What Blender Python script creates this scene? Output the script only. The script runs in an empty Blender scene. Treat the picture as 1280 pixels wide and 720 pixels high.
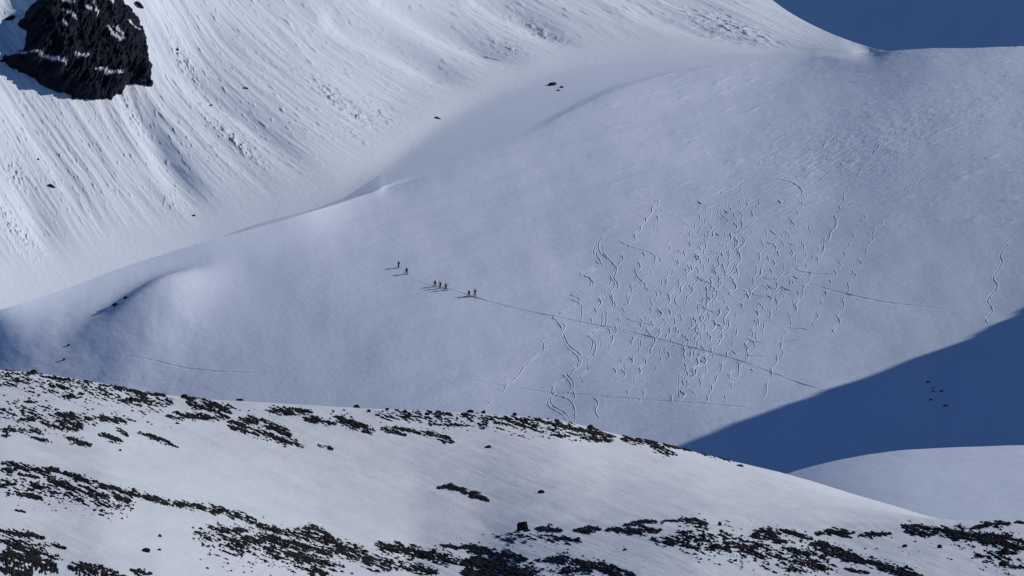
import bpy, bmesh, math, random
import numpy as np
from mathutils import Vector, Matrix

random.seed(7)
C = bpy.context.scene.collection

# ------------------------------------------------------------------ camera
F = 7704.0                                   # focal length in pixels of a 1280 wide frame
cam_d = bpy.data.cameras.new('camera'); cam = bpy.data.objects.new('camera', cam_d); C.objects.link(cam)
cam_d.sensor_width = 36.0; cam_d.lens = 36.0 * F / 1280.0
cam_d.clip_start = 1.0; cam_d.clip_end = 30000.0
cam.location = (0, 0, 0); cam.rotation_euler = (math.radians(90), 0, 0)
bpy.context.scene.camera = cam

# ------------------------------------------------------------------ light
SUN_EL, SUN_AZ = 29.0, 4.0                   # azimuth: degrees from +X towards +Y
el, az = math.radians(SUN_EL), math.radians(SUN_AZ)
S = np.array([math.cos(el)*math.cos(az), math.cos(el)*math.sin(az), math.sin(el)])
sl = bpy.data.lights.new('sun', 'SUN'); sl.energy = 3.15; sl.angle = math.radians(0.5); sl.color = (1.0, 0.955, 0.875)
so = bpy.data.objects.new('sun', sl); C.objects.link(so)
so.rotation_euler = Vector(S).to_track_quat('Z', 'Y').to_euler()
w = bpy.data.worlds.new('World'); bpy.context.scene.world = w; w.use_nodes = True
nt = w.node_tree; nt.nodes.clear()
sky = nt.nodes.new('ShaderNodeTexSky'); sky.sky_type = 'NISHITA'; sky.sun_disc = False
sky.sun_elevation = el; sky.sun_rotation = math.radians(90) - az
sky.altitude = 2500; sky.air_density = 1.0; sky.dust_density = 0.0; sky.ozone_density = 10.0
bg = nt.nodes.new('ShaderNodeBackground'); bg.inputs['Strength'].default_value = 0.075
wo = nt.nodes.new('ShaderNodeOutputWorld')
nt.links.new(sky.outputs[0], bg.inputs[0]); nt.links.new(bg.outputs[0], wo.inputs[0])
vs = bpy.context.scene.view_settings
vs.view_transform = 'Standard'; vs.look = 'None'; vs.exposure = -0.12; vs.gamma = 1.0; vs.use_curve_mapping = False

# ------------------------------------------------------------------ numeric helpers
def _hash(ix, iy, seed):
    h = (ix.astype(np.uint32)*np.uint32(374761393) + iy.astype(np.uint32)*np.uint32(668265263) + np.uint32((seed*2246822519) & 0xffffffff))
    h = (h ^ (h >> np.uint32(13))) * np.uint32(1274126177)
    h = h ^ (h >> np.uint32(16))
    return h
def perlin(x, y, seed=0):
    x = np.asarray(x, np.float32); y = np.asarray(y, np.float32)
    fx0 = np.floor(x); fy0 = np.floor(y)
    ix = fx0.astype(np.int32); iy = fy0.astype(np.int32)
    fx = x-fx0; fy = y-fy0
    def g(dx, dy):
        a = _hash(ix+dx, iy+dy, seed).astype(np.float32)*np.float32(2*math.pi/4294967296.0)
        return np.cos(a)*(fx-dx)+np.sin(a)*(fy-dy)
    u = fx*fx*fx*(fx*(fx*6-15)+10); v = fy*fy*fy*(fy*(fy*6-15)+10)
    a = g(0, 0); a = a+u*(g(1, 0)-a)
    b = g(0, 1); b = b+u*(g(1, 1)-b)
    return (a+v*(b-a))*1.5
def fbm(x, y, oct=4, seed=0, gain=0.5, lac=2.03):
    s = 0; a = 1.0; t = 0
    for k in range(oct):
        s = s+a*perlin(x, y, seed+k*17); t += a; a *= gain; x = x*lac+5.3; y = y*lac+1.7
    return s/t
def ridged(x, y, oct=4, seed=0, gain=0.5):
    s = 0; a = 1.0; t = 0
    for k in range(oct):
        s = s+a*(1-2*np.abs(perlin(x, y, seed+k*17))); t += a; a *= gain; x = x*2.07+3.1; y = y*2.07+7.7
    return s/t
def sstep(a, b, x):
    t = np.clip((x-a)/(b-a), 0, 1); return t*t*(3-2*t)
def curve(pts, u, smooth=0):
    """piecewise control line over columns, linearly extrapolated and softened"""
    p = np.array(pts, float)
    def ev(q):
        r = np.interp(q, p[:, 0], p[:, 1])
        sl0 = (p[1, 1]-p[0, 1])/(p[1, 0]-p[0, 0]); sl1 = (p[-1, 1]-p[-2, 1])/(p[-1, 0]-p[-2, 0])
        return r+np.where(q < p[0, 0], (q-p[0, 0])*sl0*0.5, 0)+np.where(q > p[-1, 0], (q-p[-1, 0])*sl1*0.5, 0)
    if not smooth: return ev(u)
    ks = np.linspace(-2, 2, 17); wt = np.exp(-ks*ks/2*1.5); wt /= wt.sum()
    return sum(wk*ev(u+k*smooth) for k, wk in zip(ks, wt))
def columns(step=0.5):
    fine = np.arange(-24, 1304+step, step)
    g = [0]; d = step
    while g[-1] < 1000: d = min(d*1.12, 22); g.append(g[-1]+d)
    g = np.array(g[1:])
    return np.concatenate([(-24-g)[::-1], fine, fine[-1]+g])
def lerp(a, b, t): return a+(b-a)*t
def hm(a, b, ca, cb):
    # weighted harmonic mean of two slopes (no overshoot)
    w1, w2 = 2*cb+ca, cb+2*ca
    ok = a*b > 0
    aa = np.where(ok, a, 1.0); bb = np.where(ok, b, 1.0)
    return np.where(ok, (w1+w2)/(w1/aa+w2/bb), 0.0)
def loft(u, vrows, yrows, counts):
    """rows of control lines -> grid; every column is one Catmull-Rom curve in (v, depth)"""
    V = np.array(vrows); Y = np.array(yrows); n = len(counts)
    ov, oy = [], []
    for k in range(n):
        i0, i1, i2, i3 = max(k-1, 0), k, k+1, min(k+2, n)
        ts = np.arange(counts[k])/counts[k]
        if k == n-1: ts = np.append(ts, 1.0)
        for A, out in ((V, ov), (Y, oy)):
            # chord-scaled tangents keep unequal spacing smooth
            p0, p1, p2, p3 = A[i0], A[i1], A[i2], A[i3]
            t = ts[:, None]
            c0 = counts[i0] if k > 0 else counts[k]; c1 = counts[k]; c2 = counts[min(k+1, n-1)]
            m1 = hm((p1-p0)/c0, (p2-p1)/c1, c0, c1)*c1 if k > 0 else (p2-p1)
            m2 = hm((p2-p1)/c1, (p3-p2)/c2, c1, c2)*c1 if k < n-1 else (p2-p1)
            out.append((2*t**3-3*t**2+1)*p1+(t**3-2*t**2+t)*m1+(-2*t**3+3*t**2)*p2+(t**3-t**2)*m2)
    return np.vstack(ov), np.vstack(oy)
def mesh_from_grid(name, X, Y, Z, mat, attrs=None, keep=None, smooth=True):
    r, c = X.shape
    idx = np.arange(r*c, dtype=np.int32).reshape(r, c)
    q = np.stack([idx[:-1, :-1], idx[:-1, 1:], idx[1:, 1:], idx[1:, :-1]], -1).reshape(-1, 4)
    if keep is not None:
        kk = keep[:-1, :-1] | keep[:-1, 1:] | keep[1:, 1:] | keep[1:, :-1]
        q = q[kk.ravel()]
        used = np.zeros(r*c, bool); used[q.ravel()] = True
        remap = np.cumsum(used, dtype=np.int32)-1
        q = remap[q]
    else:
        used = np.ones(r*c, bool)
    co = np.stack([X.ravel()[used], Y.ravel()[used], Z.ravel()[used]], -1).astype(np.float32)
    me = bpy.data.meshes.new(name)
    me.vertices.add(len(co)); me.vertices.foreach_set('co', co.ravel())
    me.loops.add(len(q)*4); me.loops.foreach_set('vertex_index', q.ravel().astype(np.int32))
    me.polygons.add(len(q))
    me.polygons.foreach_set('loop_start', np.arange(0, len(q)*4, 4, dtype=np.int32))
    me.polygons.foreach_set('use_smooth', np.full(len(q), smooth))
    me.update(calc_edges=True)
    for k, a in (attrs or {}).items():
        at = me.attributes.new(k, 'FLOAT', 'POINT')
        at.data.foreach_set('value', np.broadcast_to(a, X.shape).ravel()[used].astype(np.float32))
    me.materials.append(mat)
    o = bpy.data.objects.new(name, me); C.objects.link(o)
    return o
def structure(o): o['kind'] = 'structure'; return o
def tag(o, label, cat, group=None):
    o['label'] = label; o['category'] = cat
    if group: o['group'] = group
    return o
class Sheet:
    """a lofted piece of terrain, remembered so that things can be stood on it"""
    def __init__(s, u, V, Yd):
        s.u = u; s.U = np.broadcast_to(u, V.shape); s.V = V; s.Y = Yd
        s.X = Yd*(s.U-640)/F; s.Z = Yd*(360-V)/F
    def pix(s):
        return 640+s.X/s.Y*F, 360-s.Z/s.Y*F
    def at(s, u, v, rows=None):
        c = np.searchsorted(s.u, u)
        a, b = rows or (0, s.V.shape[0])
        c0, c1 = max(c-2, 0), c+3
        pu = 640+s.X[a:b, c0:c1]/s.Y[a:b, c0:c1]*F; pv = 360-s.Z[a:b, c0:c1]/s.Y[a:b, c0:c1]*F
        d = (pu-u)**2+(pv-v)**2
        i, j = np.unravel_index(np.argmin(d), d.shape)
        return np.array([s.X[a+i, c0+j], s.Y[a+i, c0+j], s.Z[a+i, c0+j]])
def seg_dist(U, V, pts):
    """distance to a polyline, arc position, signed side"""
    best = np.full(U.shape, 1e9); arc = np.zeros(U.shape); side = np.zeros(U.shape); L = 0
    for (x0, y0), (x1, y1) in zip(pts[:-1], pts[1:]):
        dx, dy = x1-x0, y1-y0; l = math.hypot(dx, dy) or 1e-6
        t = np.clip(((U-x0)*dx+(V-y0)*dy)/l/l, 0, 1)
        d = np.hypot(U-x0-t*dx, V-y0-t*dy); m = d < best
        best = np.where(m, d, best); arc = np.where(m, L+t*l, arc)
        side = np.where(m, np.sign((U-x0)*dy-(V-y0)*dx), side); L += l
    return best, arc, side, L
def spline(pts, n=10):
    out = []
    P = [pts[0]]+list(pts)+[pts[-1]]
    for i in range(1, len(P)-2):
        for k in range(n):
            t = k/n; a, b, c, d = P[i-1], P[i], P[i+1], P[i+2]
            out.append(tuple(0.5*(2*b[j]+(c[j]-a[j])*t+(2*a[j]-5*b[j]+4*c[j]-d[j])*t*t+(3*b[j]-a[j]-3*c[j]+d[j])*t**3) for j in (0, 1)))
    out.append(tuple(pts[-1])); return out

# ------------------------------------------------------------------ materials
def new_mat(name):
    m = bpy.data.materials.new(name); m.use_nodes = True
    n = m.node_tree.nodes; b = n['Principled BSDF']; b.inputs['Specular IOR Level'].default_value = 0.15
    return m, n, m.node_tree.links, b
def noise(n, l, scale, detail=4, vec=None, rough=0.55):
    t = n.new('ShaderNodeTexNoise'); t.inputs['Scale'].default_value = scale; t.inputs['Detail'].default_value = detail
    t.inputs['Roughness'].default_value = rough
    if vec is not None: l.new(vec, t.inputs['Vector'])
    return t
def ramp(n, l, src, stops):
    r = n.new('ShaderNodeValToRGB'); l.new(src, r.inputs[0])
    e = r.color_ramp.elements
    while len(e) < len(stops): e.new(0.5)
    for k, (p, c) in enumerate(stops): e[k].position = p; e[k].color = (*c, 1)
    return r
def snow_material(name, col, var, coarse, bump_scale, bump):
    m, n, l, b = new_mat(name)
    tc = n.new('ShaderNodeTexCoord')
    a = noise(n, l, coarse, 5, tc.outputs['Object'])
    r = ramp(n, l, a.outputs['Fac'], [(0.3, tuple(c*(1-var) for c in col)), (0.7, col)])
    l.new(r.outputs[0], b.inputs['Base Color'])
    b.inputs['Roughness'].default_value = 0.75; b.inputs['Specular IOR Level'].default_value = 0.05
    f = noise(n, l, bump_scale, 6, tc.outputs['Object'], 0.6)
    bp = n.new('ShaderNodeBump'); bp.inputs['Strength'].default_value = 1.0; bp.inputs['Distance'].default_value = bump
    l.new(f.outputs['Fac'], bp.inputs['Height']); l.new(bp.outputs[0], b.inputs['Normal'])
    return m
M_FORE = snow_material('fore_snow', (0.745, 0.785, 0.835), 0.06, 0.06, 1.6, 0.05)
M_MAIN = snow_material('slope_snow', (0.70, 0.765, 0.895), 0.05, 0.02, 0.5, 0.07)
M_BACK = snow_material('face_snow', (0.74, 0.80, 0.88), 0.06, 0.03, 0.6, 0.14)
def rock_material(name, dark, light, olive, scale, snow_attr=False):
    m, n, l, b = new_mat(name)
    tc = n.new('ShaderNodeTexCoord')
    a = noise(n, l, scale, 6, tc.outputs['Object'], 0.65)
    r = ramp(n, l, a.outputs['Fac'], [(0.35, dark), (0.52, light), (0.68, olive)])
    out = r.outputs[0]
    if snow_attr:
        at = n.new('ShaderNodeAttribute'); at.attribute_name = 'snow_cover'
        mx = n.new('ShaderNodeMix'); mx.data_type = 'RGBA'
        l.new(at.outputs['Fac'], mx.inputs['Factor']); l.new(out, mx.inputs['A']); mx.inputs['B'].default_value = (0.8, 0.83, 0.87, 1)
        out = mx.outputs['Result']
    l.new(out, b.inputs['Base Color']); b.inputs['Roughness'].default_value = 0.9
    f = noise(n, l, scale*2.5, 5, tc.outputs['Object'], 0.7)
    bp = n.new('ShaderNodeBump'); bp.inputs['Distance'].default_value = 0.25/scale
    l.new(f.outputs['Fac'], bp.inputs['Height']); l.new(bp.outputs[0], b.inputs['Normal'])
    return m
M_ROCK = rock_material('scree_rock', (0.006, 0.006, 0.010), (0.017, 0.015, 0.016), (0.070, 0.058, 0.038), 1.1)
M_CRAG = rock_material('crag_rock', (0.006, 0.008, 0.018), (0.012, 0.014, 0.027), (0.028, 0.030, 0.046), 0.35, True)
M_FARROCK = rock_material('far_rock', (0.010, 0.010, 0.014), (0.022, 0.021, 0.026), (0.040, 0.037, 0.034), 1.2)

u = columns(0.5)
# ================================================================== MAIN SLOPE + BACK MOUNTAIN
def y_main(uu, vv):
    # slope rises away from the camera and to the right; solves depth for a tilted plane
    gx, gz = -0.50, 2.55
    a = (uu-640)/F; b = (360-vv)/F
    y = 1700.0/(1-gx*a-gz*b)
    return y
vm = curve([(0, 386), (90, 358), (180, 326), (250, 303), (330, 281), (400, 260), (460, 240), (520, 222), (590, 200), (650, 178), (700, 150), (760, 120), (830, 97), (900, 84), (960, 78), (1040, 70), (1100, 64), (1180, 59), (1280, 55)], u, 12)
vm = np.where(u < -20, curve([(0, 386), (90, 358)], u), vm)
dip = curve([(0, 14), (350, 14), (425, 12), (465, 0), (500, -4), (560, -7), (620, -14), (760, -14), (900, -5), (1000, 2), (1100, 12), (1280, 22), (1281, 22)], u, 14)
dip = np.clip(dip, -20, 40)
vb = curve([(0, 392), (100, 362), (180, 335), (250, 306), (320, 280), (390, 262), (430, 248), (470, 222), (550, 160), (600, 132), (660, 105), (720, 84), (800, 74), (900, 68), (1000, 66), (1100, 66), (1280, 72), (1281, 72)], u, 15)
vb = np.minimum(vb, vm+dip-3)
vb = lerp(vb, vm+dip-3+(u-1060)*0.03, sstep(1030, 1130, u))
vtop = curve([(-100, -330), (800, -330), (860, -190), (900, -90), (935, -35), (960, -3), (985, 15), (1010, 29), (1040, 43), (1070, 54), (1100, 63), (1200, 75), (1280, 84)], u, 8)
vtop = np.minimum(vtop, vb-1.0)
ext = curve([(0, 0), (380, 0), (500, 22), (600, 55), (760, 105), (900, 130), (1100, 130), (1280, 120), (1281, 120)], u, 60)
ext = np.maximum(ext, 0)
ym = y_main(u, vm)+10+ext
X0 = (u-640)/F*1900
yb = np.maximum(curve([(0, 1905), (250, 1930), (400, 1955), (550, 2010), (640, 2060), (720, 2100), (850, 2160), (1000, 2230), (1280, 2300), (1281, 2300)], u, 60), ym+50)
gz = curve([(-100, 1.75), (150, 1.85), (400, 2.6), (560, 3.3), (700, 3.6), (900, 3.6), (1100, 3.0), (1300, 3.0), (1301, 3.0)], u, 60)
gz = np.clip(gz, 1.5, 5.6)
def back(vv, curve_k=0.0):
    # depth of the face at height vv above its foot
    zb = yb*(360-vb)/F; b = (360-vv)/F
    return (yb-gz*zb)/(1-gz*b)
rows_v = [np.full_like(u, 800), np.full_like(u, 640), np.full_like(u, 560)]
lv = [0.25, 0.5, 0.75]
rows_v += [lerp(np.full_like(u, 560), vm, t) for t in lv]
rows_v += [vm+5, vm, vm+dip*0.45, vm+dip, vb]
rows_y = [y_main(u, r)+ext*k for r, k in zip(rows_v[:6], (0, 0, 0, 0.0, 0.09, 0.42))]
rows_y += [y_main(u, vm+5)+ext*0.94, ym, lerp(ym, yb, 0.25), lerp(ym, yb, 0.55), yb]
for t in (0.08, 0.3, 0.6, 1.0):
    v_ = lerp(vb, vtop, t); rows_v.append(v_)
    rows_y.append(back(v_)-8*math.sin(math.pi*t)*np.clip((vb-vtop)/250, 0, 1))
rows_v += [vtop+25, vtop+160]; rows_y += [rows_y[-1]+80, rows_y[-1]+400]
cnt = [20, 90, 200, 200, 200, 200, 14, 14, 14, 26, 40, 130, 190, 200, 16, 16]
V, Yd = loft(u, rows_v, rows_y, cnt)
# one relaxed depth field: slope, bowl floor and far face meet smoothly, with a real gap where the slope hides the valley
du_, dv_ = 6.0, 4.0
gu = np.arange(-30.0, 1311.0, du_); gv = np.arange(640.0, -331.0, -dv_)
GU, GV = np.meshgrid(gu, gv)
vmc = np.interp(GU, u, vm); vbc = np.interp(GU, u, vb)
above = GV < vmc
cutw = np.maximum(1-sstep(425, 475, gu), sstep(960, 1098, gu))[None, :]
a_ = sstep(24, -8, GV-vmc); f_ = sstep(14, -22, GV-vbc)
a_ = np.where(GU < 470, above*1.0, a_); f_ = np.where(GU < 440, above*1.0, f_)
a_ = a_*(1-sstep(960, 1070, GU)*(GV > vmc))
t_ = sstep(330, 120, GV)*sstep(450, 800, GU)
tgx = lerp(lerp(-0.56, -0.22, t_), lerp(1.1, 0.85+0.65*sstep(250, 560, GU), f_), a_)
tgx = tgx-0.3*(1-a_)*sstep(650, 350, GU)*sstep(300, 380, GV)
tgz = lerp(lerp(2.5, 2.95, t_), lerp(4.2, 1.75+1.3*sstep(200, 650, GU), f_), a_)
wt = lerp(lerp(1.3, 0.6, a_), 1.1, f_*a_)*lerp(1.0, 0.12, sstep(940, 1060, GU)*above)
lf_ = 1-sstep(400, 640, GU)
wt = wt*np.where(above, 1+lf_, lerp(1.0, 0.3+0.7*sstep(0, 140, np.abs(GV-vmc)), lf_))
# depth scale per node (metres per picture pixel grows with distance)
tx = tgx*du_*0.24; tz = tgz*dv_*0.24
wx = 0.5*(wt[:, 1:]+wt[:, :-1])/(du_*0.24)**2*np.where(above[:, 1:] != above[:, :-1], 1-0.5*(cutw[:, 1:]+cutw[:, :-1]), 1.0)
wz = 0.5*(wt[1:]+wt[:-1])/(dv_*0.24)**2*np.where(above[1:] != above[:-1], 1-cutw*np.where(gu > 700, 1.0, 0.5)[None, :], 1.0)
jump = (above[1:] != above[:-1])*np.interp(gu, [-30, 250, 380, 470, 480], [3, 24, 22, 4, 0])[None, :]
Yk = y_main(GU, GV)+above*60.0
free = np.ones(GU.shape, bool); free[0] = False
def Aop(y):
    ex = (y[:, 1:]-y[:, :-1])*wx; ez = (y[1:]-y[:-1])*wz; r = np.zeros_like(y)
    r[:, 1:] += ex; r[:, :-1] -= ex; r[1:] += ez; r[:-1] -= ez
    return r
hx = 0.5*(tx[:, 1:]+tx[:, :-1])*wx; hz = (0.5*(tz[1:]+tz[:-1])+jump)*wz
rhs = np.zeros(GU.shape); rhs[:, 1:] += hx; rhs[:, :-1] -= hx; rhs[1:] += hz; rhs[:-1] -= hz
dg_ = np.zeros(GU.shape); dg_[:, 1:] += wx; dg_[:, :-1] += wx; dg_[1:] += wz; dg_[:-1] += wz; dg_ = 1/np.maximum(dg_, 1e-6)
res = (rhs-Aop(Yk))*free; zk = res*dg_; pk = zk.copy(); rs = (res*zk).sum(); rs0 = rs
for it in range(6000):
    Ap = Aop(pk)*free; al = rs/max((pk*Ap).sum(), 1e-14); Yk += al*pk; res -= al*Ap; zk = res*dg_; rn = (res*zk).sum()
    if rn < rs0*1e-12: break
    pk = zk+rn/rs*pk; rs = rn
print('relax', it, [(int(x), int(Yk[:, j][above[:, j]][0]-Yk[:, j][~above[:, j]][-1])) for j, x in enumerate(gu) if j % 10 == 0])
Gm, Gf = Yk.copy(), Yk.copy()
for j, x in enumerate(gu):
    k = int(np.argmax(above[:, j]))                      # first node above the slope's edge
    if x < 475 or x > 1088:
        st = (Gm[k-3, j]-Gm[k-7, j])/4; Gm[k-2:, j] = Gm[k-3, j]+st*np.arange(1, len(gv)-k+3)
    if x < 475:
        st = (Gf[k+6, j]-Gf[k+2, j])/4; Gf[:k+2, j] = Gf[k+2, j]-st*np.arange(k+2, 0, -1)
def soften(G, cols, reach):
    H = G.copy()
    for _ in range(14):
        P_ = np.pad(H, 1, mode='reflect', reflect_type='odd')
        H = (P_[:-2, 1:-1]+P_[2:, 1:-1]+P_[1:-1, :-2]+P_[1:-1, 2:]+4*H)/8
    wgt = (1-sstep(reach*0.5, reach, np.abs(GV-vmc)))*cols[None, :]
    return lerp(G, H, wgt)
Gm = soften(Gm, np.maximum(1-sstep(450, 500, gu), sstep(1040, 1080, gu)), 60)
Gf = soften(Gf, np.maximum(1-sstep(450, 500, gu), sstep(1040, 1080, gu)), 60)
def cubic(G, fi, fj):
    fi = np.clip(fi, 1, G.shape[0]-2.001); fj = np.clip(fj, 1, G.shape[1]-2.001)
    i0 = fi.astype(int); j0 = fj.astype(int); a = fi-i0; b = fj-j0
    def wts(t):   # cubic B-spline: smooth slopes
        return ((1-t)**3/6, (3*t**3-6*t*t+4)/6, (-3*t**3+3*t*t+3*t+1)/6, t**3/6)
    wa, wb = wts(a), wts(b); out = 0
    for m in range(4):
        for n in range(4):
            out = out+wa[m]*wb[n]*G[np.clip(i0+m-1, 0, G.shape[0]-1), np.clip(j0+n-1, 0, G.shape[1]-1)]
    return out
nm_, nb_, nt_ = sum(cnt[:7]), sum(cnt[:10]), sum(cnt[:14])
c0_, c1_ = np.searchsorted(u, -24), np.searchsorted(u, 1304)
fj_ = np.broadcast_to((u[c0_:c1_]-gu[0])/du_, V[:, c0_:c1_].shape); fi_ = (gv[0]-V[:, c0_:c1_])/dv_
YM = cubic(Gm, fi_[:nt_+1], fj_[:nt_+1]); YF = cubic(Gf, fi_[:nt_+1], fj_[:nt_+1])
old = Yd[:, c0_:c1_].copy(); rowp = np.arange(nt_+1)[:, None]
rb = np.clip((rowp-nm_)/(nb_-nm_), 0, 1)
rgt = sstep(1060, 1100, u[c0_:c1_])[None, :]
tail = YM[nm_]+14*np.clip((rowp-nm_)/(nt_-nm_), 0, 1)
YF = lerp(YF, tail, rgt); YM2 = np.where(rowp > nm_, lerp(YM, tail, rgt), YM)
new = lerp(YM2, YF, rb)
new = np.where(fi_[:nt_+1] < 1, old[:nt_+1]+(new-old[:nt_+1])*np.clip(fi_[:nt_+1]-0, 0, 1), new)
delta = np.vstack([new-old[:nt_+1], np.broadcast_to(new[-1]-old[nt_], old[nt_+1:].shape)])
Yd[:, c0_:c1_] += delta
Yd[:, :c0_] += delta[:, :1]; Yd[:, c1_:] += delta[:, -1:]
SH = Sheet(u, V, Yd)
r_main_end = sum(cnt[:9]); r_face0 = sum(cnt[:10])
ROWI = np.broadcast_to(np.arange(V.shape[0])[:, None], V.shape)
U = SH.U
px = SH.Y/F
# --- weights
w_main = 1-sstep(r_main_end-30, r_main_end, ROWI)
w_face = sstep(r_face0+10, r_face0+95, ROWI)*(1-sstep(sum(cnt[:14])-2, sum(cnt[:14])+4, ROWI))
D = np.zeros(V.shape, np.float64)
w_face = w_face*np.clip((vb-vtop)/170, 0.02, 1)
# --- broad undulation of the whole sheet
broad = fbm(SH.X*0.012, SH.Y*0.006, 3, 3)
D += broad*1.6*w_main
D += fbm(SH.X*0.05, SH.Y*0.018, 3, 11)*0.28*w_main
# long, low swells that run with the slope (visible as soft light bands)
rot = (U*0.97-V*0.26); per = (U*0.26+V*0.97)
D += fbm(rot*0.004, per*0.035, 3, 21)*0.35*w_main*sstep(300, 500, U)
# --- wind-packed texture, upper right
wr = w_main*sstep(850, 1050, U)*sstep(300, 190, V)*1.0+0.25*w_main
D += ridged(rot*0.045, per*0.22, 3, 31)*0.035*wr
wc = w_main*np.exp(-(((rot-(1100*.97-170*.26))/190)**2+((per-(1100*.26+170*.97))/38)**2))
D += fbm(rot*0.085, per*0.34, 3, 37)*0.14*wc
D += fbm(U*0.13, V*0.4, 2, 36)*0.028*w_main
ws = w_main*sstep(680, 820, U)*sstep(330, 270, V)
D += np.maximum(fbm(rot*0.022, per*0.17, 3, 33)-0.24, 0)*0.55*ws+np.maximum(fbm(rot*0.06, per*0.4, 2, 34)-0.25, 0)*0.14*ws
# --- knuckle with shaded hollow, lower left
def local(pts, reach):
    us = [p[0] for p in pts]; vs_ = [p[1] for p in pts]
    m = (U > min(us)-reach) & (U < max(us)+reach) & (V > min(vs_)-reach) & (V < max(vs_)+reach) & (ROWI < r_main_end)
    rr = np.where(m.any(1))[0]; cc = np.where(m.any(0))[0]
    if len(rr) == 0 or len(cc) == 0: return None
    return slice(rr[0], rr[-1]+1), slice(cc[0], cc[-1]+1)
kn = [(310, 325), (272, 345), (245, 358), (205, 377), (170, 396), (140, 412), (108, 428), (75, 446)]
d, arc, side, L = seg_dist(U, V, spline(kn, 6))
prof = np.sin(np.clip(arc/L, 0, 1)*math.pi)**2
kside = seg_dist(np.array([[200.]]), np.array([[400.]]), kn)[2][0, 0]     # sign on the lower right flank
D += w_main*prof*5.2*np.where(side == kside, np.exp(-(d/36.0)**1.6), np.exp(-(d/20.0)**2.2))
# second soft rib running down to the foreground
rib = [(250, 335), (222, 380), (190, 430), (160, 480), (150, 520)]
d, arc, side, L = seg_dist(U, V, rib)
D += w_main*1.1*np.exp(-(d/36.0)**2)*sstep(0, 80, arc)
D += w_main*0.8*np.exp(-(((U-70)/60)**2+((V-430)/22)**2))
D += w_main*fbm(U*0.02, V*0.035, 3, 44)*0.28*sstep(330, 200, U)*sstep(330, 400, V)

# --- ski tracks: shallow grooves with a pushed-up rim, pressed into the grid
def stamp(pts, depth, width, rim=0.6, fade=0.12, breaks=None, seed=0):
    loc = local(pts, 6)
    if loc is None: return
    sp = pts
    # piecewise blocks keep it quick
    step = 8
    for i in range(0, len(sp)-1, step):
        part = sp[i:i+step+1]
        loc = local(part, 5)
        if loc is None: continue
        Us, Vs = U[loc], V[loc]
        d, arc, side, L = seg_dist(Us, Vs, part)
        t = (i+arc/max(L, 1e-6)*(len(part)-1))/(len(sp)-1)
        e = np.clip(np.minimum(t, 1-t)/fade, 0, 1) if fade else 1.0
        amp = np.ones_like(t) if breaks is None else np.clip(perlin(t*breaks, t*0+seed*1.37, 5)*1.4+1.3, 0, 1)
        g = -np.exp(-(d/width)**2)+rim*np.exp(-((d-width*1.9)/(width*0.8))**2)*np.where(side > 0, 1.2, 0.55)
        amp = amp*(0.65+0.6*perlin(t*23, t*0+seed*3.1+len(sp), 8))
        # claim only the cells nearest this block
        m = (d < 4.6)
        STAMP[loc] = np.where(m & (np.abs(g*e*amp*depth) > np.abs(STAMP[loc])), g*e*amp*depth, STAMP[loc])
STAMP = np.zeros(V.shape)
def z4(l): return [(580+a/2.4, 230+b/2.4) for a, b in l]
skin = [(508, 344), (520, 352), (545, 360), (562, 364), (582, 370), (600, 375), (640, 385), (680, 394), (710, 399), (760, 408), (820, 423), (850, 432), (880, 440), (920, 452), (960, 466), (1000, 481), (1050, 497), (1110, 513)]
stamp(spline(skin, 5), 0.22, 0.7, 0.35)
stamp(spline([(p[0], p[1]+2.8) for p in skin[5:-2]], 5), 0.11, 0.6, 0.3)
stamp(spline([(420, 474), (500, 474), (600, 478), (680, 487), (740, 493), (770, 497), (850, 502), (900, 505), (940, 509)], 5), 0.17, 0.7, 0.3, 0.5)
stamp(spline([(740, 497), (800, 500), (850, 505), (900, 509), (945, 512)], 5), 0.17, 0.7, 0.3)
stamp(spline([(150, 452), (190, 456), (240, 463), (290, 467), (350, 468)], 5), 0.16, 0.8, 0.3, 0.3)
stamp(spline([(1000, 350), (1020, 356), (1040, 362), (1080, 372), (1110, 377), (1150, 381), (1210, 388)], 5), 0.24, 0.7, 0.3, 0.4)
stamp(spline([(690, 583), (740, 584)], 5), 0.1, 0.6, 0.3)
big = [
 [(465, 145), (430, 150), (405, 170), (405, 200), (430, 225), (450, 250), (438, 275), (450, 300), (435, 330), (445, 360), (415, 380), (410, 420), (370, 450), (385, 475), (375, 505), (350, 520)],
 [(410, 160), (388, 195), (395, 232), (415, 240), (385, 247), (345, 270), (378, 282), (370, 310), (330, 322), (290, 335), (330, 352), (345, 362), (320, 372), (285, 390), (275, 410), (292, 435), (270, 455), (240, 470), (235, 500), (210, 520), (180, 540), (160, 575), (130, 590), (115, 620), (75, 650), (60, 680)],
 [(420, 172), (396, 205), (408, 236), (372, 262), (358, 272), (388, 296), (352, 314), (318, 330), (345, 350), (300, 385), (262, 402), (300, 425), (280, 460), (250, 478), (226, 510), (196, 530), (150, 580), (100, 625)],
 [(296, 440), (303, 465), (320, 490), (350, 515), (340, 545), (305, 560), (325, 590), (320, 615), (270, 620), (260, 650), (300, 680), (315, 700)],
 [(360, 510), (330, 545), (312, 575), (270, 600), (265, 625), (310, 640), (330, 670), (330, 705)],
 [(455, 168), (500, 190), (550, 205), (572, 220), (565, 243)],
 [(508, 250), (520, 280), (540, 300), (545, 315), (580, 320)],
 [(580, 420), (545, 430), (562, 460)],
 [(350, 360), (352, 395), (345, 410)], [(385, 640), (400, 655), (392, 680), (405, 700)],
 [(690, 300), (720, 290), (700, 275)], [(480, 400), (520, 415), (575, 425)],
 [(640, 325), (630, 345), (645, 372)], [(700, 370), (730, 378), (760, 388)]]
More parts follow.
